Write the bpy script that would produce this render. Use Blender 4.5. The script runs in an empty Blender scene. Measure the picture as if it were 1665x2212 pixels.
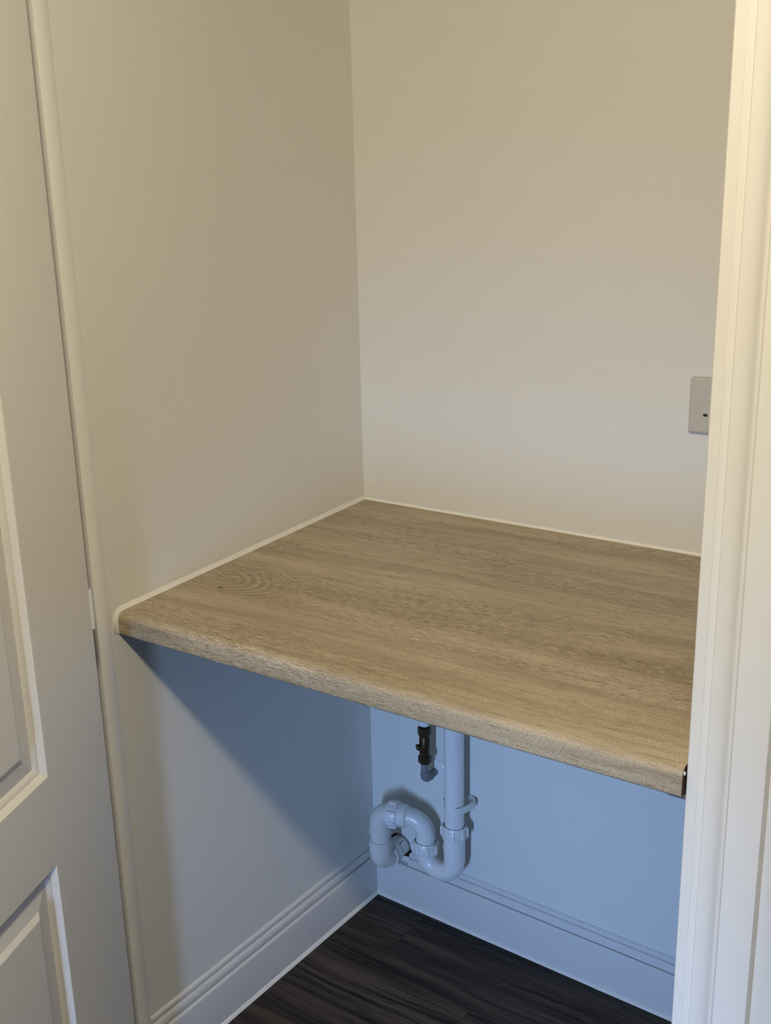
import bpy, bmesh, math, random
from mathutils import Vector, Matrix
C = bpy.context.scene.collection
S = bpy.context.scene
random.seed(7)

# ------------------------------------------------------------------ camera
IMW, IMH = 1665, 2212
FPX = 2624.65                      # focal length in pixels
PX, PY = 337.73, 1177.66           # principal point (the picture is an off-centre crop)
YAW, PITCH, ROLL = -0.7770, -0.3201, 0.0864
cam_d = bpy.data.cameras.new('camera')
cam = bpy.data.objects.new('camera', cam_d); C.objects.link(cam)
fw = Vector((math.sin(YAW)*math.cos(PITCH), math.cos(YAW)*math.cos(PITCH), math.sin(PITCH)))
rt = Vector((math.cos(YAW), -math.sin(YAW), 0)); dn = fw.cross(rt)
r2 = math.cos(ROLL)*rt + math.sin(ROLL)*dn
d2 = -math.sin(ROLL)*rt + math.cos(ROLL)*dn
M = Matrix((r2, -d2, -fw)).transposed().to_4x4()
M.translation = Vector((1.3104, -1.9258, 1.5906))
cam.matrix_world = M
cam_d.sensor_fit = 'VERTICAL'; cam_d.sensor_height = 24.0
cam_d.lens = FPX/IMH*24.0
cam_d.shift_x = (IMW/2-PX)/IMH
cam_d.shift_y = -(IMH/2-PY)/IMH
cam_d.clip_start = 0.02
S.camera = cam

# ------------------------------------------------------------------ world, lamps, exposure
w = bpy.data.worlds.new('world'); S.world = w; w.use_nodes = True
w.node_tree.nodes['Background'].inputs[0].default_value = (0.72, 0.80, 1.0, 1)
w.node_tree.nodes['Background'].inputs[1].default_value = 0.015

def lamp(name, kind, loc, energy, col):
    l = bpy.data.lights.new(name, kind); o = bpy.data.objects.new(name, l); C.objects.link(o)
    o.location = loc; l.energy = energy; l.color = col
    return o, l
# warm ceiling lamp of the hall
o, l = lamp('ceiling_lamp', 'POINT', (1.16, -1.82, 2.38), 73, (1.0, 0.87, 0.635)); l.shadow_soft_size = 0.06
# cool daylight: area light added low in the hall to reach under the worktop
o, l = lamp('daylight_fill', 'AREA', (0.85, -2.80, 0.50), 2.7, (0.29, 0.51, 1.0))
l.shape = 'RECTANGLE'; l.size = 0.14; l.size_y = 0.50; l.spread = math.radians(50)
o.rotation_euler = (math.radians(84.5), 0, math.radians(8))

o, l = lamp('daylight_fill_upper', 'AREA', (0.85, -2.80, 0.94), 0.72, (0.50, 0.72, 1.0))  # weaker cool light added to lift the wall just above the worktop
l.shape = 'RECTANGLE'; l.size = 0.14; l.size_y = 0.40; l.spread = math.radians(46)
o.rotation_euler = (math.radians(82.5), 0, math.radians(9))
S.view_settings.view_transform = 'Standard'; S.view_settings.look = 'None'
S.view_settings.exposure = 0.06; S.view_settings.gamma = 1.0
S.view_settings.use_curve_mapping = False

# ------------------------------------------------------------------ materials
def new_mat(name):
    m = bpy.data.materials.new(name); m.use_nodes = True
    return m, m.node_tree, m.node_tree.nodes['Principled BSDF']

def plain(name, col, rough=0.5, metal=0.0, bump=0.0, bscale=200.0, spec=0.5):
    m, t, b = new_mat(name)
    b.inputs['Base Color'].default_value = (*col, 1); b.inputs['Roughness'].default_value = rough
    b.inputs['Metallic'].default_value = metal; b.inputs['Specular IOR Level'].default_value = spec
    tc = t.nodes.new('ShaderNodeTexCoord'); n = t.nodes.new('ShaderNodeTexNoise')
    n.inputs['Scale'].default_value = bscale; n.inputs['Detail'].default_value = 4
    t.links.new(tc.outputs['Object'], n.inputs['Vector'])
    if bump:
        bp = t.nodes.new('ShaderNodeBump'); bp.inputs['Strength'].default_value = bump
        bp.inputs['Distance'].default_value = 0.001
        t.links.new(n.outputs['Fac'], bp.inputs['Height']); t.links.new(bp.outputs['Normal'], b.inputs['Normal'])
    # very slight tonal drift of the colour
    n2 = t.nodes.new('ShaderNodeTexNoise'); n2.inputs['Scale'].default_value = 3.0
    t.links.new(tc.outputs['Object'], n2.inputs['Vector'])
    r = t.nodes.new('ShaderNodeMapRange'); r.inputs['To Min'].default_value = 0.985; r.inputs['To Max'].default_value = 1.015
    t.links.new(n2.outputs['Fac'], r.inputs['Value'])
    mx = t.nodes.new('ShaderNodeVectorMath'); mx.operation = 'SCALE'; mx.inputs[0].default_value = col
    t.links.new(r.outputs['Result'], mx.inputs['Scale']); t.links.new(mx.outputs['Vector'], b.inputs['Base Color'])
    return m

M_WALL = plain('wall_paint', (0.76, 0.745, 0.70), 0.75, bump=0.10, bscale=260, spec=0.25)
M_CEIL = plain('ceiling_paint', (0.80, 0.79, 0.77), 0.9)
M_TRIM = plain('trim_gloss', (0.86, 0.845, 0.80), 0.34, bump=0.05, bscale=300)
M_SKIRT = plain('skirting_satin', (0.70, 0.695, 0.68), 0.30, bump=0.05, bscale=300)
M_DOOR = plain('door_satin', (0.77, 0.75, 0.71), 0.38, bump=0.04, bscale=400)
M_SEAL = plain('sealant', (0.84, 0.82, 0.77), 0.40)
M_PVC = plain('white_plastic', (0.80, 0.80, 0.79), 0.28)
M_PVC2 = plain('cream_plastic', (0.74, 0.73, 0.70), 0.34)
M_GREY = plain('grey_plastic', (0.20, 0.215, 0.24), 0.42)
M_BRASS = plain('tarnished_brass', (0.075, 0.046, 0.024), 0.34, metal=0.70, bump=0.25, bscale=500)
M_BRASS2 = plain('dark_bore', (0.015, 0.012, 0.010), 0.6)
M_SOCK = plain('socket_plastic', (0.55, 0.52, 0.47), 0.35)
M_BLACK = plain('slot_black', (0.01, 0.01, 0.01), 0.7)
M_INK = plain('printed_ink', (0.02, 0.02, 0.025), 0.6)
M_CORE = plain('chipboard_core', (0.10, 0.055, 0.035), 0.85, bump=0.4, bscale=500)
M_PLAST = plain('broken_plaster', (0.16, 0.12, 0.09), 0.95, bump=0.6, bscale=300)
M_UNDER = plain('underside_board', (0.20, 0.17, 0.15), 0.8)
M_BATT = plain('batten_grey', (0.13, 0.13, 0.15), 0.7)

class G:
    """small node helper"""
    def __init__(s, t): s.t = t
    def n(s, ty, **kw):
        x = s.t.nodes.new(ty)
        for k, v in kw.items(): setattr(x, k, v)
        return x
    def set(s, x, i, v):
        if hasattr(v, 'is_output') or isinstance(v, bpy.types.NodeSocket): s.t.links.new(v, x.inputs[i])
        else: x.inputs[i].default_value = v
    def math(s, op, a, b=0.0, c=None, clamp=False):
        x = s.n('ShaderNodeMath', operation=op, use_clamp=clamp); s.set(x, 0, a); s.set(x, 1, b)
        if c is not None: s.set(x, 2, c)
        return x.outputs[0]
    def noise(s, vec, scale=1.0, detail=3.0, rough=0.55, dist=0.0):
        x = s.n('ShaderNodeTexNoise'); s.set(x, 'Vector', vec); s.set(x, 'Scale', scale); s.set(x, 'Detail', detail)
        s.set(x, 'Roughness', rough); s.set(x, 'Distortion', dist); return x.outputs['Fac']
    def comb(s, a, b, c=0.0):
        x = s.n('ShaderNodeCombineXYZ'); s.set(x, 0, a); s.set(x, 1, b); s.set(x, 2, c); return x.outputs[0]
    def ramp(s, v, lo, hi, a=0.0, b=1.0):
        x = s.n('ShaderNodeMapRange', interpolation_type='SMOOTHSTEP'); s.set(x, 0, v); s.set(x, 1, lo); s.set(x, 2, hi)
        s.set(x, 3, a); s.set(x, 4, b); return x.outputs[0]
    def mix(s, f, a, b):
        x = s.n('ShaderNodeMix', data_type='RGBA')
        s.set(x, 0, f)
        for i, v in ((6, a), (7, b)):
            if isinstance(v, tuple): x.inputs[i].default_value = (*v, 1)
            else: s.t.links.new(v, x.inputs[i])
        return x.outputs[2]

H_TOP = 0.890
def oak_material():
    m, t, b = new_mat('oak_laminate'); g = G(t)
    tc = g.n('ShaderNodeTexCoord'); sx = g.n('ShaderNodeSeparateXYZ'); t.links.new(tc.outputs['Object'], sx.inputs[0])
    x0 = sx.outputs[0]; v0 = g.math('ADD', sx.outputs[1], sx.outputs[2])   # grain wraps down over the nosing
    # gentle wander of the grain
    wob = g.noise(g.comb(g.math('MULTIPLY', x0, 2.2), g.math('MULTIPLY', v0, 5.0)), 1.0, 3)
    v = g.math('ADD', v0, g.math('MULTIPLY', g.math('SUBTRACT', wob, 0.5), 0.045))
    # arched growth rings to the right of a small knot near the left wall
    kx, ky = 0.0727, -0.5265+H_TOP
    dx = g.math('SUBTRACT', x0, kx); dy = g.math('SUBTRACT', v0, ky)
    rad = g.math('SQRT', g.math('ADD', g.math('MULTIPLY', dx, dx), g.math('MULTIPLY', g.math('MULTIPLY', dy, dy), 1.6)))
    ex = g.math('MULTIPLY', g.math('SUBTRACT', x0, kx-0.04), 0.55); ey = g.math('SUBTRACT', v0, ky+0.035)
    er = g.math('SQRT', g.math('ADD', g.math('MULTIPLY', ex, ex), g.math('MULTIPLY', ey, ey)))
    kmask = g.math('MULTIPLY', g.ramp(er, 0.045, 0.105, 1.0, 0.0), g.ramp(er, 0.012, 0.03))
    L = lambda x, sx_, sv_, o, d=4, r=0.6, ds=0.0: g.noise(g.comb(g.math('ADD', g.math('MULTIPLY', x, sx_), o), g.math('MULTIPLY', v, sv_), o), 1.0, d, r, ds)
    broad = L(x0, 1.6, 15.0, 0.0, 5); med = L(x0, 6.0, 85.0, 3.1, 5, 0.65, 0.3)
    fine = L(x0, 75.0, 560.0, 7.7, 3, 0.62, 0.6); lite = L(x0, 62.0, 480.0, 31.7, 3, 0.6, 0.6)
    pore = L(x0, 30.0, 420.0, 17.0, 3, 0.6, 0.3); speck = L(x0, 330.0, 900.0, 23.0, 2, 0.6)
    band = L(x0, 1.5, 9.5, 9.3, 3); bandm = g.ramp(band, 0.42, 0.62, 0.12, 1.0)
    # two heavily figured stripes of the printed board
    b1 = g.ramp(g.math('ABSOLUTE', g.math('SUBTRACT', v, 0.424)), 0.012, 0.046, 1.0, 0.0)
    b2 = g.math('MULTIPLY', g.ramp(g.math('ABSOLUTE', g.math('SUBTRACT', v, 0.652)), 0.010, 0.042, 0.8, 0.0), g.ramp(x0, 0.22, 0.48))
    stripe = g.math('MAXIMUM', b1, b2); bandm = g.math('MAXIMUM', bandm, stripe)
    base = g.mix(g.ramp(broad, 0.32, 0.68), (0.360, 0.294, 0.198), (0.545, 0.468, 0.342))
    base = g.mix(g.ramp(med, 0.44, 0.68, 0.0, 0.50), base, (0.262, 0.203, 0.130))
    base = g.mix(g.math('MULTIPLY', stripe, 0.28), base, (0.22, 0.165, 0.10))
    ring = g.n('ShaderNodeTexWave', wave_type='BANDS', bands_direction='X')
    g.set(ring, 'Vector', g.comb(g.math('ADD', er, g.math('MULTIPLY', wob, 0.05)), 0.0)); g.set(ring, 'Scale', 32.0); g.set(ring, 'Distortion', 0.9)
    base = g.mix(g.math('MULTIPLY', g.math('MULTIPLY', kmask, 0.42), g.ramp(ring.outputs['Fac'], 0.45, 0.9)), base, (0.21, 0.155, 0.095))
    base = g.mix(g.math('MULTIPLY', g.math('MULTIPLY', kmask, 0.35), g.ramp(ring.outputs['Fac'], 0.30, 0.05)), base, (0.60, 0.52, 0.39))
    base = g.mix(g.math('MULTIPLY', g.ramp(lite, 0.52, 0.68), g.math('MULTIPLY', bandm, 0.85)), base, (0.70, 0.61, 0.47))
    base = g.mix(g.math('MULTIPLY', g.ramp(fine, 0.50, 0.66), g.math('MULTIPLY', bandm, 0.90)), base, (0.150, 0.108, 0.064))
    base = g.mix(g.ramp(pore, 0.56, 0.70, 0.0, 0.70), base, (0.180, 0.132, 0.080))
    base = g.mix(g.ramp(speck, 0.48, 0.66, 0.0, 0.70), base, (0.190, 0.143, 0.090))
    # the knot itself and a few pin knots
    base = g.mix(g.ramp(rad, 0.0030, 0.0060, 0.9, 0.0), base, (0.06, 0.04, 0.022))
    vo = g.n('ShaderNodeTexVoronoi'); g.set(vo, 'Vector', g.comb(g.math('MULTIPLY', x0, 5.0), g.math('MULTIPLY', v, 9.0))); g.set(vo, 'Scale', 1.0)
    base = g.mix(g.ramp(vo.outputs['Distance'], 0.012, 0.032, 0.7, 0.0), base, (0.10, 0.07, 0.04))
    t.links.new(base, b.inputs['Base Color'])
    b.inputs['Roughness'].default_value = 0.48; b.inputs['Specular IOR Level'].default_value = 0.35
    bp = g.n('ShaderNodeBump'); bp.inputs['Strength'].default_value = 0.35; bp.inputs['Distance'].default_value = 0.0006
    t.links.new(g.math('SUBTRACT', 1.0, g.math('ADD', fine, speck)), bp.inputs['Height']); t.links.new(bp.outputs['Normal'], b.inputs['Normal'])
    return m
M_OAK = oak_material()

def plank_material():
    m, t, b = new_mat('dark_plank'); g = G(t)
    tc = g.n('ShaderNodeTexCoord'); oi = g.n('ShaderNodeObjectInfo'); sx = g.n('ShaderNodeSeparateXYZ')
    t.links.new(tc.outputs['Object'], sx.inputs[0])
    off = g.math('MULTIPLY', oi.outputs['Random'], 40.0)
    x0 = g.math('ADD', sx.outputs[0], off); y0 = sx.outputs[1]
    wob = g.noise(g.comb(g.math('MULTIPLY', x0, 4.0), g.math('MULTIPLY', y0, 9.0)), 1.0, 2)
    y = g.math('ADD', y0, g.math('MULTIPLY', g.math('SUBTRACT', wob, 0.5), 0.032))
    med = g.noise(g.comb(g.math('MULTIPLY', x0, 2.2), g.math('MULTIPLY', y, 42.0), off), 1.0, 4, 0.6)
    line = g.noise(g.comb(g.math('MULTIPLY', x0, 3.0), g.math('MULTIPLY', y, 150.0), off), 1.0, 3, 0.55)
    fine = g.noise(g.comb(g.math('MULTIPLY', x0, 16.0), g.math('MULTIPLY', y, 330.0), off), 1.0, 3, 0.6)
    col = g.mix(g.ramp(med, 0.30, 0.70), (0.016, 0.0122, 0.0105), (0.063, 0.050, 0.0435))
    col = g.mix(g.ramp(line, 0.53, 0.64, 0.0, 0.9), col, (0.006, 0.005, 0.0048))
    col = g.mix(g.ramp(fine, 0.50, 0.75, 0.0, 0.55), col, (0.012, 0.0105, 0.0095))
    tone = g.math('ADD', 0.85, g.math('MULTIPLY', oi.outputs['Random'], 0.4))
    sc = g.n('ShaderNodeVectorMath', operation='SCALE'); t.links.new(col, sc.inputs[0]); t.links.new(tone, sc.inputs['Scale'])
    t.links.new(sc.outputs[0], b.inputs['Base Color'])
    b.inputs['Roughness'].default_value = 0.55; b.inputs['Specular IOR Level'].default_value = 0.20
    bp = g.n('ShaderNodeBump'); bp.inputs['Strength'].default_value = 0.3; bp.inputs['Distance'].default_value = 0.0004
    t.links.new(fine, bp.inputs['Height']); t.links.new(bp.outputs['Normal'], b.inputs['Normal'])
    return m
M_PLANK = plank_material()

# ------------------------------------------------------------------ mesh helpers
def obj(name, bm, mats, parent=None, smooth=False, angle=35):
    me = bpy.data.meshes.new(name)
    bmesh.ops.recalc_face_normals(bm, faces=bm.faces)
    bm.to_mesh(me); bm.free()
    for m in (mats if isinstance(mats, (list, tuple)) else [mats]): me.materials.append(m)
    if smooth:
        for p in me.polygons: p.use_smooth = True
        try: me.set_sharp_from_angle(angle=math.radians(angle))
        except Exception: pass
    o = bpy.data.objects.new(name, me); C.objects.link(o)
    if parent is not None: o.parent = parent
    return o
def thing(name, label, cat):
    o = bpy.data.objects.new(name, None); C.objects.link(o); o.empty_display_size = 0.05
    o['label'] = label; o['category'] = cat
    return o
def tag(o, label, cat): o['label'] = label; o['category'] = cat; return o
def struct(o): o['kind'] = 'structure'; return o

def box(bm, a, b, bevel=0.0):
    r = bmesh.ops.create_cube(bm, size=1.0)
    vs = r['verts']
    for v in vs:
        v.co = Vector([(a[i]+b[i])/2 + v.co[i]*(b[i]-a[i]) for i in range(3)])
    if bevel:
        es = list({e for v in vs for e in v.link_edges})
        bmesh.ops.bevel(bm, geom=es, offset=bevel, segments=2, profile=0.5, affect='EDGES')
    return vs
def prism(bm, pts, fa, fb):
    """closed outline pts swept from map fa(p) to map fb(p), capped"""
    A = [bm.verts.new(fa(p)) for p in pts]; B = [bm.verts.new(fb(p)) for p in pts]
    n = len(pts)
    for i in range(n): bm.faces.new((A[i], A[(i+1) % n], B[(i+1) % n], B[i]))
    fs = [bm.faces.new(A[::-1]), bm.faces.new(B)]
    bmesh.ops.triangulate(bm, faces=fs)
def frame(d):
    d = d.normalized(); u = Vector((0, 0, 1)) if abs(d.z) < 0.9 else Vector((0, 1, 0))
    a = d.cross(u).normalized(); return a, a.cross(d).normalized()
def sweep(bm, path, radii, seg=32, cap=True):
    path = [Vector(p) for p in path]
    if not isinstance(radii, (list, tuple)): radii = [radii]*len(path)
    rings = []; a = None
    for i, p in enumerate(path):
        q0 = path[max(i-1, 0)]; q1 = path[min(i+1, len(path)-1)]
        d = (q1-q0)
        if d.length < 1e-9: d = path[-1]-path[0]
        d.normalize()
        if a is None: a, b = frame(d)
        else:
            a = (a - d*a.dot(d)).normalized()
        b = d.cross(a).normalized()
        rings.append([bm.verts.new(p + radii[i]*(math.cos(2*math.pi*k/seg)*a + math.sin(2*math.pi*k/seg)*b)) for k in range(seg)])
    for r, s in zip(rings, rings[1:]):
        for k in range(seg): bm.faces.new((r[k], r[(k+1) % seg], s[(k+1) % seg], s[k]))
    if cap: bm.faces.new(rings[0][::-1]); bm.faces.new(rings[-1])
def lathe(bm, p, d, prof, seg=40):
    """profile of (distance along d, radius) turned about the axis from p"""
    p = Vector(p); d = Vector(d).normalized(); a, b = frame(d)
    R = [[bm.verts.new(p + d*h + r*(math.cos(2*math.pi*k/seg)*a + math.sin(2*math.pi*k/seg)*b)) for k in range(seg)] for h, r in prof]
    n = len(R)
    for i in range(n):
        r, s = R[i], R[(i+1) % n]
        for k in range(seg): bm.faces.new((r[k], r[(k+1) % seg], s[(k+1) % seg], s[k]))
def arc(c, u, v, r, a0, a1, n=14):
    c, u, v = Vector(c), Vector(u), Vector(v)
    return [c + r*(math.cos(a0+(a1-a0)*i/n)*u + math.sin(a0+(a1-a0)*i/n)*v) for i in range(n+1)]

# ------------------------------------------------------------------ room shell
SK = -0.0298                                   # the back wall runs slightly out of square
def yb(x, o=0.0): return SK*x - o              # o = distance in front of the back wall
H, D, T = 0.890, 0.698, 0.0173                 # worktop height, depth; skirting thickness
CEIL = 2.42; XR = 1.16; YF = -0.692            # ceiling, right wall, hall face of the front wall

bm = bmesh.new(); box(bm, (-0.12, -0.713, 0), (0, 0.15, CEIL)); struct(obj('wall_left', bm, M_WALL))

# back wall with the rough hole the outlet pipe runs into
HX, HZ = 0.068, 0.131
bm = bmesh.new()
outer = [(-0.12, 0), (XR+0.12, 0), (XR+0.12, CEIL), (-0.12, CEIL)]
hole = []
for k in range(22):
    a = 2*math.pi*k/22
    r = 0.0262 + random.uniform(-0.0006, 0.0012)
    if -0.95 < a-2*math.pi < -0.25: r += 0.0042        # broken out at the lower right
    hole.append((HX+r*math.cos(a), HZ+r*math.sin(a)))
vo = [bm.verts.new((x, yb(x), z)) for x, z in outer]; vh = [bm.verts.new((x, yb(x), z)) for x, z in hole]
es = [bm.edges.new((vo[i], vo[(i+1) % 4])) for i in range(4)] + [bm.edges.new((vh[i], vh[(i+1) % 22])) for i in range(22)]
bmesh.ops.triangle_fill(bm, use_beauty=True, use_dissolve=False, edges=es)
vb = [bm.verts.new((x, yb(x)+0.10, z)) for x, z in outer]
vd = [bm.verts.new((x, yb(x)+0.06, z)) for x, z in hole]
for i in range(22):
    f = bm.faces.new((vh[i], vh[(i+1) % 22], vd[(i+1) % 22], vd[i])); f.material_index = 1
f = bm.faces.new(vd); f.material_index = 1
for i in range(4): bm.faces.new((vo[i], vo[(i+1) % 4], vb[(i+1) % 4], vb[i]))
bm.faces.new(vb[::-1])
struct(obj('wall_back', bm, [M_WALL, M_PLAST]))

bm = bmesh.new(); box(bm, (XR, -0.60, 0), (XR+0.12, 0.15, CEIL)); struct(obj('wall_right', bm, M_WALL))
bm = bmesh.new()
box(bm, (0.912, YF, 0), (2.3, -0.592, CEIL))               # right of the opening
box(bm, (-0.12, YF, 2.10), (0.912, -0.592, CEIL))           # above the opening
box(bm, (-1.2, -0.80, 0), (-0.062, -0.713, CEIL))           # behind the open door
struct(obj('wall_front', bm, M_WALL))
bm = bmesh.new(); box(bm, (-1.2, -3.4, CEIL), (2.3, 0.15, CEIL+0.1)); struct(obj('ceiling', bm, M_CEIL))

# floor: base slab with planks laid along the back wall
bm = bmesh.new(); box(bm, (-1.2, -3.4, -0.10), (2.3, 0.15, -0.004))
floor = struct(obj('floor', bm, M_BLACK))
PW = 0.100; me_cache = {}
def plank(x0, x1, y0):
    L = round(x1-x0, 4)
    if L not in me_cache:
        bm = bmesh.new(); box(bm, (0.0004, 0.0003, -0.004), (L-0.0004, PW-0.0003, 0.0), 0.0006)
        o = obj('plank', bm, M_PLANK, floor); me_cache[L] = o.data
    else:
        o = bpy.data.objects.new('plank', me_cache[L]); C.objects.link(o); o.parent = floor
    o.location = (x0, y0, 0)
row_shift = {0: 0.52, 1: 0.144, 2: 0.93, 3: 0.36, 4: 0.70, 5: 0.25}
for r in range(24):
    y0 = -0.138 + PW - PW*r
    j = row_shift.get(r, random.uniform(0.1, 1.0)) if r != 0 else 0.52
    if r == 1: j = 0.144
    xs = sorted([q for q in (j-1.2, j, j+1.2, j+2.4)])
    xs = [max(-0.12, xs[0])] + [q for q in xs[1:] if q < 2.1] + [2.2]
    for a, b in zip(xs, xs[1:]):
        if b-a > 0.02: plank(a, b, y0)
plank(-0.12, 0.70, -0.038+PW); plank(0.70, 2.2, -0.038+PW)

# skirting boards
SKP = [(0, 0), (T, 0), (T, 0.0885), (T-0.0005, 0.0905), (T-0.0030, 0.0932), (T-0.0042, 0.0936), (T-0.0046, 0.0930), (T-0.0048, 0.0870),
       (T-0.0068, 0.0870), (T-0.0068, 0.0950), (T-0.0062, 0.0975), (T-0.0064, 0.1010), (T-0.0076, 0.1050), (T-0.0096, 0.1085), (T-0.0112, 0.1098),
       (T-0.0114, 0.1070), (T-0.0127, 0.1070), (T-0.0126, 0.1120), (T-0.0122, 0.1145), (T-0.0128, 0.1175), (T-0.0148, 0.1202), (0, 0.1210)]
SKL = SKP[:6] + [(0, 0.0936)]
bm = bmesh.new()
prism(bm, SKP, lambda p: (p[0], -0.7128, p[1]), lambda p: (p[0], 0.01, p[1]))
bl = struct(obj('baseboard_left', bm, M_SKIRT, smooth=True, angle=50))
bm = bmesh.new()
def bseg(P, xa, xb): prism(bm, P, lambda p: (xa, yb(xa, p[0]), p[1]), lambda p: (xb, yb(xb, p[0]), p[1]))
bseg(SKP, -0.01, 0.0435); bseg(SKL, 0.0435, 0.0925); bseg(SKP, 0.0925, XR)
bbk = struct(obj('baseboard_back', bm, M_SKIRT, smooth=True, angle=50))
# sealant along the floor
FIL = [(T-0.001, -0.003), (T+0.0052, -0.003), (T+0.0050, 0.0006), (T+0.0032, 0.0026), (T+0.0008, 0.0066), (T-0.001, 0.0068)]
bm = bmesh.new(); prism(bm, FIL, lambda p: (p[0], -0.7128, p[1]), lambda p: (p[0], -0.012, p[1])); obj('sealant_bead', bm, M_SEAL, bl, True, 60)
bm = bmesh.new(); prism(bm, FIL, lambda p: (0.012, yb(0.012, p[0]), p[1]), lambda p: (XR, yb(XR, p[0]), p[1])); obj('sealant_bead', bm, M_SEAL, bbk, True, 60)

# right lining (two strips with a hairline between them) and architrave
XL = 0.8845
def vert(bm, pts, z0, z1): prism(bm, pts, lambda p: (p[0], p[1], z0), lambda p: (p[0], p[1], z1))
bm = bmesh.new()
vert(bm, [(XL, -0.592), (XL, YF+0.0012), (XL+0.0012, YF), (0.8964, YF), (0.8968, YF+0.0009), (0.8976, YF+0.0009), (0.8980, YF),
          (0.9100, YF), (0.912, YF+0.001), (0.912, -0.592)], 0, 2.10)
struct(obj('trim_1', bm, M_TRIM, smooth=True, angle=40))
AX0, AB, AX1 = 0.9052, 0.9330, 0.9690
arch = [(AX0, YF+0.0005), (AX0, -0.6958), (AX0+0.001, -0.6968), (AX0+0.005, -0.6974), (AX0+0.010, -0.6984), (AX0+0.015, -0.7003), (AX0+0.0195, -0.7030),
        (AX0+0.0225, -0.7058), (AB-0.0030, -0.7082), (AB-0.0012, -0.7088), (AB+0.0006, -0.7084), (AB+0.0014, -0.7070), (AB+0.0018, -0.7064),
        (AX1-0.0015, -0.7070), (AX1-0.0002, -0.7064), (AX1, -0.7050), (AX1, YF+0.0005)]
bm = bmesh.new(); vert(bm, arch, 0, 2.13); struct(obj('trim_2', bm, M_TRIM, smooth=True, angle=28))
# left lining: flush with the left wall, rebated for the open door
bm = bmesh.new()
vert(bm, [(-0.05, -0.7131), (0.0016, -0.7131), (0.0022, -0.7140), (0.0022, -0.7385), (0.0012, -0.7408), (-0.001, -0.7412), (-0.0455, -0.7412),
          (-0.0455, -0.83), (-0.061, -0.83), (-0.061, -0.7131)], 0, 2.10)
struct(obj('trim_3', bm, M_TRIM, smooth=True, angle=40))

# ------------------------------------------------------------------ the open door (panelled face towards the cupboard)
HG = Vector((0.0765, -0.8180, 0)); DD = Vector((0.3067, -0.9518, 0)); DN = Vector((0.9518, 0.3067, 0)); TH = 0.038
S0, S1, Z0, Z1 = -0.0005, 0.760, 0.008, 1.985
def dp(s, n, z): return HG + DD*s + DN*n + Vector((0, 0, z))
panels = [(0.1665, 0.600, 0.7670, 1.840), (0.1715, 0.594, 0.240, 0.6290)]
bm = bmesh.new()
def quad(*ps): return bm.faces.new([bm.verts.new(p) for p in ps])
def face_rect(a, b, c, d, n=0.0): quad(dp(a, n, c), dp(b, n, c), dp(b, n, d), dp(a, n, d))
pu, pl_ = panels
E_ = 0.0018
face_rect(S0+E_, pl_[0], Z0, pl_[3]); face_rect(pl_[1], S1, Z0, pl_[3]); face_rect(pl_[0], pl_[1], Z0, pl_[2])
face_rect(S0+E_, S1, pl_[3], pu[2])
face_rect(S0+E_, pu[0], pu[2], Z1); face_rect(pu[1], S1, pu[2], Z1); face_rect(pu[0], pu[1], pu[3], Z1)
quad(dp(S0+E_, 0, Z0), dp(S0, -E_, Z0), dp(S0, -E_, Z1), dp(S0+E_, 0, Z1))
quad(dp(S0, -E_, Z0), dp(S0, -TH, Z0), dp(S0, -TH, Z1), dp(S0, -E_, Z1))
quad(dp(S0, -TH, Z0), dp(S1, -TH, Z0), dp(S1, -TH, Z1), dp(S0, -TH, Z1))
quad(dp(S1, 0, Z0), dp(S1, -TH, Z0), dp(S1, -TH, Z1), dp(S1, 0, Z1))
quad(dp(S0, -E_, Z1), dp(S0, -TH, Z1), dp(S1, -TH, Z1), dp(S1, 0, Z1), dp(S0+E_, 0, Z1))
quad(dp(S0, -E_, Z0), dp(S0, -TH, Z0), dp(S1, -TH, Z0), dp(S1, 0, Z0), dp(S0+E_, 0, Z0))
door = struct(obj('door_1', bm, M_DOOR))
# moulded panel: fillet, quirk, ovolo, raised bevel, step, field
PROF = [(0.0, 0.0), (0.0008, -0.0003), (0.0080, -0.0066), (0.0083, -0.0074), (0.0094, -0.0074), (0.0125, -0.0083), (0.0155, -0.0097), (0.0178, -0.0111),
        (0.0190, -0.0120), (0.0206, -0.0120), (0.0475, -0.0082), (0.0480, -0.0079), (0.0556, -0.0032), (0.0570, -0.0028)]
for (a, b, c, d) in panels:
    bm = bmesh.new(); rings = []
    for off, n in PROF:
        rings.append([bm.verts.new(dp(s, n, z)) for s, z in ((a+off, c+off), (b-off, c+off), (b-off, d-off), (a+off, d-off))])
    for r, q in zip(rings, rings[1:]):
        for k in range(4): bm.faces.new((r[k], r[(k+1) % 4], q[(k+1) % 4], q[k]))
    bm.faces.new(rings[-1])
    back = [bm.verts.new(dp(s, -0.030, z)) for s, z in ((a, c), (b, c), (b, d), (a, d))]
    for k in range(4): bm.faces.new((rings[0][k], rings[0][(k+1) % 4], back[(k+1) % 4], back[k]))
    bm.faces.new(back)
    obj('panel', bm, M_DOOR, door)
# butt hinge let into the door edge
bm = bmesh.new()
for s0, s1, n0, n1, z0, z1 in ((-0.0038, 0.0016, -0.020, 0.0006, 0.9225, 0.9815),):
    vs = [bm.verts.new(dp(s, n, z)) for z in (z0, z1) for n in (n0, n1) for s in (s0, s1)]
    for f in ((0, 1, 3, 2), (4, 6, 7, 5), (0, 4, 5, 1), (2, 3, 7, 6), (0, 2, 6, 4), (1, 5, 7, 3)): bm.faces.new([vs[i] for i in f])
sweep(bm, [dp(-0.0025, 0.0004, 0.9205), dp(-0.0025, 0.0004, 0.9838)], 0.0012, 12)
obj('hinge', bm, M_DOOR, door, True, 40)

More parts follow.
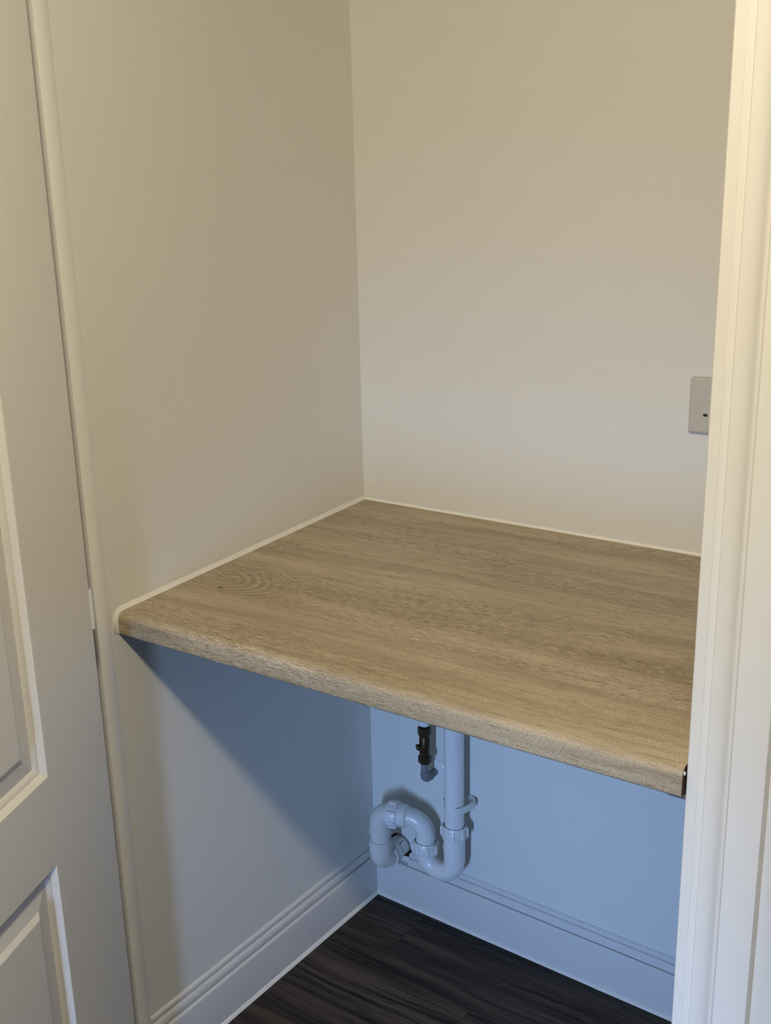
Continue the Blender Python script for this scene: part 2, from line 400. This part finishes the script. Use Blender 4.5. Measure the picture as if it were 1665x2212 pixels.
# ------------------------------------------------------------------ worktop
XE = 0.8820; ZB = H-0.0375
bm = bmesh.new()
rear = [(0.0004, yb(0.0004, 0.0004)), (XR-0.001, yb(XR-0.001, 0.0004)), (XR-0.001, -0.590), (0.0004, -0.590)]
prism(bm, rear, lambda p: (p[0], p[1], ZB), lambda p: (p[0], p[1], H))
RN = 0.0125
nose = [(-0.590, ZB), (-0.590, H), (-D+RN, H)]
nose += [(-D+RN-RN*math.sin(math.pi/2*i/12), H-RN+RN*math.cos(math.pi/2*i/12)) for i in range(1, 13)]
nose += [(-D, ZB+0.0045), (-D+0.0005, ZB+0.0022), (-D+0.0018, ZB+0.0006), (-D+0.004, ZB)]
prism(bm, nose, lambda p: (0.0004, p[0], p[1]), lambda p: (XE, p[0], p[1]))
bmesh.ops.recalc_face_normals(bm, faces=bm.faces)
for f in bm.faces:
    c = f.calc_center_median()
    if abs(f.normal.x) > 0.99 and c.x > 0.5: f.material_index = 1
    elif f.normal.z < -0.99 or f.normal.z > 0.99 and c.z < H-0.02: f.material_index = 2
top_o = tag(obj('worktop', bm, [M_OAK, M_CORE, M_UNDER], smooth=True, angle=40),
            'grey-brown oak effect worktop with rounded front edge fitted across the cupboard', 'worktop')
# sealant round the worktop: along the back, along the left wall, down over the nosing
bm = bmesh.new()
BW = 0.0042
prism(bm, [(0, -0.001), (BW*0.8, -0.001), (BW*0.8, 0.0004), (BW*0.3, 0.0014), (0, 0.0042)],
      lambda p: (0.001, yb(0.001, p[0]), H+p[1]), lambda p: (XR-0.002, yb(XR-0.002, p[0]), H+p[1]))
obj('sealant_bead', bm, M_SEAL, top_o)
bm = bmesh.new()
prof = [(-0.003, H)] + [(-D+0.0125, H)]
prof += [(-D+0.0125-0.0125*math.sin(a), H-0.0125+0.0125*math.cos(a)) for a in [math.pi/2*i/8 for i in range(1, 9)]]
prof += [(-D, ZB+0.004), (-D+0.002, ZB+0.0006)]
rows = []
for i, (y, z) in enumerate(prof):
    p = Vector((y, z)); q0 = Vector(prof[max(0, i-1)]); q1 = Vector(prof[min(len(prof)-1, i+1)])
    d = (q1-q0).normalized(); nrm = Vector((d.y, -d.x)); nrm = -nrm if nrm.dot(Vector((-1, 1))) < 0 else nrm
    wd = 0.0074 if i < len(prof)-1 else 0.0022
    o_, m_ = p+nrm*wd, p+nrm*wd*0.45
    rows.append([bm.verts.new((0.0, y, z)), bm.verts.new((0.0040, p.x-nrm.x*0.0004, p.y-nrm.y*0.0004)), bm.verts.new((0.0034, p.x+nrm.x*0.0008, p.y+nrm.y*0.0008)),
                 bm.verts.new((0.0020, m_.x, m_.y)), bm.verts.new((0.0004, o_.x, o_.y)), bm.verts.new((-0.0005, o_.x, o_.y))])
for r, q in zip(rows, rows[1:]):
    for k in range(6): bm.faces.new((r[k], r[(k+1) % 6], q[(k+1) % 6], q[k]))
bm.faces.new(rows[0]); bm.faces.new(rows[-1][::-1])
obj('sealant_bead', bm, M_SEAL, top_o, True, 60)
bm = bmesh.new()
bmesh.ops.create_uvsphere(bm, u_segments=12, v_segments=8, radius=1.0)
for v in bm.verts: v.co = Vector((XE+0.0010+v.co.x*0.0012, -D+0.0040+v.co.y*0.002, H-0.0075+v.co.z*0.0026))
obj('sealant_blob', bm, M_SEAL, top_o, True, 80)
# the small support batten under the right end
bm = bmesh.new(); box(bm, (0.8650, -0.690, ZB-0.0046), (XL-0.0006, -0.560, ZB-0.0001), 0.0005)
tag(obj('support_batten', bm, M_BATT), 'thin dark grey batten under the right front corner of the worktop', 'batten')

# ------------------------------------------------------------------ waste pipe with trap
trap = thing('waste_pipe', 'white plastic waste pipe with looped trap fixed low on the back wall', 'pipe')
R = 0.0191; RS = 0.0197; RL = 0.0207
def at(x, o, z): return Vector((x, yb(x, o), z))
TX = Vector((1, SK, 0)).normalized(); UP = Vector((0, 0, 1)); TN = Vector((SK, -1, 0)).normalized()   # along the wall, up, off the wall
xs_, os_ = 0.2255, 0.045
xr_, or_ = 0.1605, 0.0477
xl_, ol_ = 0.0680, 0.0750
zt = 0.2490
def nut(p, d, h=0.0265, r=0.0250, ri=0.0212, ribs=8, ph=0.0):
    """ribbed compression nut, collar towards d"""
    bm = bmesh.new()
    lathe(bm, p, d, [(0, 0.0190), (0, r-0.0006), (0.001, r), (h-0.006, r), (h-0.003, r-0.0008), (h-0.0006, r-0.0022), (h, r-0.0022), (h, ri), (h-0.006, ri), (h-0.006, 0.0188)])
    d = Vector(d).normalized(); a, b = frame(d)
    for k in range(ribs):
        t = 2*math.pi*k/ribs+ph; e = math.cos(t)*a+math.sin(t)*b; s = d.cross(e)
        vs = []
        for hh, rr in ((0.002, r+0.0024), (h-0.006, r+0.0024), (h-0.004, r+0.0010), (h-0.004, r-0.003), (0.002, r-0.003)):
            vs.append([bm.verts.new(Vector(p)+d*hh+e*rr+s*q) for q in (-0.0022, 0.0022)])
        n = len(vs)
        for i in range(n): bm.faces.new((vs[i][0], vs[i][1], vs[(i+1) % n][1], vs[(i+1) % n][0]))
        bm.faces.new([v[0] for v in vs]); bm.faces.new([v[1] for v in vs[::-1]])
    return obj('compression_nut', bm, M_PVC, trap, True, 35)
# standpipe
bm = bmesh.new(); sweep(bm, [at(xs_, os_, 0.236), at(xs_, os_, ZB-0.004)], R, 40); obj('standpipe', bm, M_PVC, trap, True)
nut(at(xs_, os_, 0.2335), UP, ph=0.35)
# trap body: socket cylinder and U bend
uc = (xs_+xr_)/2; ur = (xs_-xr_)/2; oc = (os_+or_)/2
Ud = (at(xs_, os_, 0)-at(xr_, or_, 0)).normalized()
bm = bmesh.new()
z0 = 0.1755
path = [at(xs_, os_, 0.2370), at(xs_, os_, z0+0.0012), at(xs_, os_, z0+0.0010), at(xs_, os_, z0)]
rad = [0.0211, 0.0211, 0.0199, 0.0199]
ub = arc(at(uc, oc, z0), Ud, UP, ur, 0, -math.pi, 20)[1:]
path += ub; rad += [0.0199]*len(ub)
path += [at(xr_, or_, 0.1860)]; rad += [0.0199]
sweep(bm, path, rad, 40); obj('trap_bend', bm, M_PVC, trap, True, 30)
nut(at(xr_, or_, 0.1765), UP, h=0.0245, r=0.0252, ri=0.0216, ph=0.1)
# swan neck: riser, bend, run to the left with its larger socket
hd = (at(xl_, ol_, 0)-at(xr_, or_, 0)); LH = hd.length; hd.normalize()
rb = 0.034
bm = bmesh.new()
path = [at(xr_, or_, 0.180), at(xr_, or_, zt-rb)]; rad = [RS, RS]
bend = arc(at(xr_, or_, zt-rb)+hd*rb, -hd, UP, rb, 0, math.pi/2, 16)[1:]
path += bend; rad += [RS]*len(bend)
pL = lambda s: at(xl_, ol_, zt)-hd*s
path += [pL(0.0600), pL(0.0595), pL(0.0560), pL(0.0360)]; rad += [0.0205, 0.0212, 0.0242, 0.0242]
sweep(bm, path, rad, 40); obj('swan_neck', bm, M_PVC, trap, True, 30)
nut(pL(0.0405), hd, h=0.0225, r=0.0276, ri=0.0222, ph=0.2)
# left elbow, short drop pipe, outlet elbow, outlet pipe
re = 0.0245
bm = bmesh.new()
path = [pL(0.030), pL(re)] + arc(pL(re)-UP*re, UP, hd, re, 0, math.pi/2, 12)[1:] + [at(xl_, ol_, zt-re-0.010)]
n = len(path)
path += [at(xl_, ol_, zt-re-0.0105), at(xl_, ol_, zt-re-0.026)]
sweep(bm, path, [0.0216]*(n-1)+[0.0218]+[0.0231]*2, 40); obj('elbow', bm, M_PVC2, trap, True, 40)
bm = bmesh.new(); sweep(bm, [at(xl_, ol_, zt-0.052), at(xl_, ol_, 0.172)], RL, 40); obj('drop_pipe', bm, M_PVC2, trap, True)
ze = HZ; inw = Vector((0, 1, 0)); ro = 0.0235
pe = at(xl_, ol_, ze)
bm = bmesh.new()
path = [pe+UP*0.052, pe+UP*0.0285, pe+UP*0.0280, pe+UP*ro] + arc(pe+UP*ro+inw*ro, -inw, -UP, ro, 0, math.pi/2, 12)[1:] + [pe+inw*0.026, pe+inw*0.0265, pe+inw*0.046]
rad = [0.0238, 0.0238, 0.0231, 0.0231] + [0.0231]*12 + [0.0231, 0.0238, 0.0238]
sweep(bm, path, rad, 40); obj('outlet_elbow', bm, M_PVC2, trap, True, 40)
bm = bmesh.new(); sweep(bm, [pe+inw*0.040, pe+inw*0.115], 0.0218, 40); op = obj('outlet_pipe', bm, M_PVC2, trap, True)
bm = bmesh.new()                                       # printed dashes along the outlet pipe
for y0, y1, an in ((0.050, 0.0525, 12), (0.0535, 0.0575, 6), (0.0590, 0.0610, 6), (0.0625, 0.0650, 6)):
    a = math.radians(62-an)
    for da in (0,):
        e = Vector((math.cos(a), 0, math.sin(a))); s = Vector((-math.sin(a), 0, math.cos(a)))
        vs = [bm.verts.new(pe+inw*yy+e*rr+s*q) for rr in (0.0212, 0.02205) for yy in (y0, y1) for q in (-0.0011, 0.0011)]
        for f in ((0, 1, 3, 2), (4, 6, 7, 5), (0, 4, 5, 1), (2, 3, 7, 6), (0, 2, 6, 4), (1, 5, 7, 3)): bm.faces.new([vs[i] for i in f])
obj('printed_mark', bm, M_INK, op)
bm = bmesh.new(); lathe(bm, pe+inw*0.0262-Vector((0, 0, 0)), (0, 1, 0), [(0, 0.0225), (0, 0.0252), (0.0028, 0.0252), (0.0028, 0.0225)]); obj('collar_ring', bm, M_PVC, trap, True, 40)

# open saddle clip behind the standpipe
bm = bmesh.new()
plan = [(-0.0205, 0.0500), (-0.0225, 0.0420), (-0.0220, 0.0260), (-0.0140, 0.0100), (0.0000, 0.0042), (0.0120, 0.0042), (0.0205, 0.0082), (0.0262, 0.0140),
        (0.0274, 0.0180), (0.0266, 0.0240), (0.0242, 0.0360), (0.0218, 0.0470), (0.0194, 0.0560), (0.0155, 0.0620), (0.0125, 0.0648)]
zc = 0.3030; hh = 0.0070
def off2(i, s):
    p = Vector(plan[i]); d = (Vector(plan[min(i+1, len(plan)-1)])-Vector(plan[max(i-1, 0)])).normalized()
    th = 0.0034 if i < len(plan)-4 else 0.0034*(len(plan)-1-i)/4+0.0006
    n = Vector((d.y, -d.x)); return p + (n*th if s else Vector((0, 0)))
rows = []
for i in range(len(plan)):
    a, b = off2(i, 0), off2(i, 1)
    rows.append([bm.verts.new((xs_+q.x, yb(xs_+q.x, q.y), z)) for q, z in ((a, zc-hh), (a, zc+hh), (b, zc+hh), (b, zc-hh))])
for r, q in zip(rows, rows[1:]):
    for k in range(4): bm.faces.new((r[k], r[(k+1) % 4], q[(k+1) % 4], q[k]))
bm.faces.new(rows[0]); bm.faces.new(rows[-1][::-1])
tag(obj('pipe_clip', bm, M_PVC, smooth=True, angle=32), 'white plastic saddle clip holding the upright waste pipe to the back wall', 'clip')

# ------------------------------------------------------------------ isolating valve on the grey supply pipe
val = thing('isolating_valve', 'dark tarnished brass isolating valve on a grey plastic pipe under the worktop', 'valve')
xv, ov = 0.1585, 0.0440
zj = 0.3385
bm = bmesh.new(); sweep(bm, [at(xv, ov, 0.350), at(xv, ov, 0.383)], 0.0075, 24); obj('supply_pipe', bm, M_GREY, val, True)
bm = bmesh.new(); rg = 0.011; pv = at(xv, ov, zj)
path = [pv+UP*0.0175, pv+UP*0.0170, pv+UP*rg] + arc(pv+UP*rg+inw*rg, -inw, -UP, rg, 0, math.pi/2, 10)[1:] + [pv+inw*0.0195, pv+inw*0.020]
sweep(bm, path, [0.0078, 0.0086] + [0.0088]*(len(path)-4) + [0.0094, 0.0092], 24)
sweep(bm, [pv+inw*0.0185, pv+inw*0.060], 0.0075, 24)
obj('pipe_elbow', bm, M_GREY, val, True, 40)
def hexnut(z0, z1, up):
    bm = bmesh.new()
    vs0 = []
    for z, rr in ((z0, 0.0120), (z0+0.0015, 0.0134), (z1-0.0015, 0.0134), (z1, 0.0120)):
        vs0.append([bm.verts.new(at(xv, ov, z)+rr*Vector((math.cos(2*math.pi*k/6+0.55), math.sin(2*math.pi*k/6+0.55), 0))) for k in range(6)])
    for r, q in zip(vs0, vs0[1:]):
        for k in range(6): bm.faces.new((r[k], r[(k+1) % 6], q[(k+1) % 6], q[k]))
    bm.faces.new(vs0[0][::-1]); bm.faces.new(vs0[-1])
    bmesh.ops.bevel(bm, geom=[e for e in bm.edges if abs(e.verts[0].co.z-e.verts[1].co.z) > 0.003], offset=0.0012, segments=2, affect='EDGES')
    return obj('compression_nut', bm, M_BRASS, val, True, 25)
hexnut(0.3765, 0.3925, 1); hexnut(0.4385, 0.4560, -1)
bm = bmesh.new()
lathe(bm, at(xv, ov, 0.390), UP, [(0, 0.002), (0, 0.0108), (0.0015, 0.0110), (0.0030, 0.0098), (0.006, 0.0098), (0.0075, 0.0104), (0.041, 0.0104), (0.0425, 0.0096),
                                   (0.0455, 0.0096), (0.047, 0.0112), (0.0495, 0.0112), (0.0495, 0.002)], 28)
obj('valve_body', bm, M_BRASS, val, True, 30)
sd = (Vector((-0.50, -0.80, 0.0))).normalized()
bm = bmesh.new(); pk = at(xv, ov, 0.4135)
lathe(bm, pk+sd*0.006, sd, [(0, 0.0004), (0, 0.0056), (0.0065, 0.0056), (0.0075, 0.0066), (0.0095, 0.0066), (0.0105, 0.0058), (0.0105, 0.0004)], 20)
vs = frame(sd)
obj('valve_screw', bm, M_BRASS, val, True, 30)
bm = bmesh.new(); sweep(bm, [at(xv, ov, 0.4555), at(xv, ov, 0.4600)], 0.0078, 20); obj('bore', bm, M_BRASS2, val, True)
bm = bmesh.new(); sweep(bm, [at(xv, ov, 0.4590), at(xv, ov, 0.4600), at(xv, ov, 0.520), at(xv, ov, 0.524)], [0.0088, 0.0104, 0.0104, 0.0090], 24)
o = obj('outlet_sleeve', bm, M_PVC, val, True, 40); o['label'] = 'white plastic outlet on top of the valve'
# white wall collar behind the grey pipe
bm = bmesh.new()
lathe(bm, (xv, yb(xv, -0.0004), zj), (SK, -1, 0), [(0, 0.0077), (0, 0.0262), (0.0016, 0.0262), (0.0030, 0.0250), (0.0046, 0.0200), (0.0056, 0.0140), (0.0062, 0.0095), (0.0062, 0.0077)], 48)
tag(obj('pipe_collar', bm, M_PVC, smooth=True, angle=40), 'round white wall collar where the grey pipe enters the back wall', 'collar')

# ------------------------------------------------------------------ double socket on the back wall
sock = thing('socket_outlet', 'off-white double socket on the back wall above the worktop, half behind the door frame', 'socket')
SX0, SZ0, SW, SH = 0.6238, 1.0932, 0.146, 0.086
def rrect(x0, z0, x1, z1, r, n=6):
    out = []
    for cx, cz, a0 in ((x1-r, z1-r, 0), (x0+r, z1-r, 90), (x0+r, z0+r, 180), (x1-r, z0+r, 270)):
        out += [(cx+r*math.cos(math.radians(a0+90*i/n)), cz+r*math.sin(math.radians(a0+90*i/n))) for i in range(n+1)]
    return out
def slab(bm, x0, z0, x1, z1, r, layers):
    rings = []
    for o_, ins in layers:
        rings.append([bm.verts.new((x, yb(x, o_), z)) for x, z in rrect(x0+ins, z0+ins, x1-ins, z1-ins, max(r-ins, 0.0002))])
    for p, q in zip(rings, rings[1:]):
        for k in range(len(p)): bm.faces.new((p[k], p[(k+1) % len(p)], q[(k+1) % len(p)], q[k]))
    bm.faces.new(rings[0][::-1]); bm.faces.new(rings[-1])
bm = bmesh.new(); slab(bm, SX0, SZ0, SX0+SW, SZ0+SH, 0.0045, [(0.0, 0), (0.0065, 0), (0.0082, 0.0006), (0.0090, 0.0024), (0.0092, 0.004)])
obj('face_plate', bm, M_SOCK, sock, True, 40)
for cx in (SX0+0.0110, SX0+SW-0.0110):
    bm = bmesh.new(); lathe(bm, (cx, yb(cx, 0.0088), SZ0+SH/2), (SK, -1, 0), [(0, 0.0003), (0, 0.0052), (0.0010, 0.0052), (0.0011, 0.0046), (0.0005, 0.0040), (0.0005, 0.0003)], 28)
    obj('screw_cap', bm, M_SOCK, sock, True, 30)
for cx in (SX0+0.0370, SX0+SW-0.0370):
    for dx, dz, ww, hh_ in ((-0.0110, -0.0145, 0.0066, 0.0042), (0.0110, -0.0145, 0.0066, 0.0042), (0, 0.008, 0.0042, 0.0080)):
        bm = bmesh.new(); x = cx+dx; z = SZ0+SH/2+dz
        slab(bm, x-ww/2, z-hh_/2, x+ww/2, z+hh_/2, 0.0003, [(0.0086, 0), (0.0093, 0)]); obj('pin_slot', bm, M_BLACK, sock)
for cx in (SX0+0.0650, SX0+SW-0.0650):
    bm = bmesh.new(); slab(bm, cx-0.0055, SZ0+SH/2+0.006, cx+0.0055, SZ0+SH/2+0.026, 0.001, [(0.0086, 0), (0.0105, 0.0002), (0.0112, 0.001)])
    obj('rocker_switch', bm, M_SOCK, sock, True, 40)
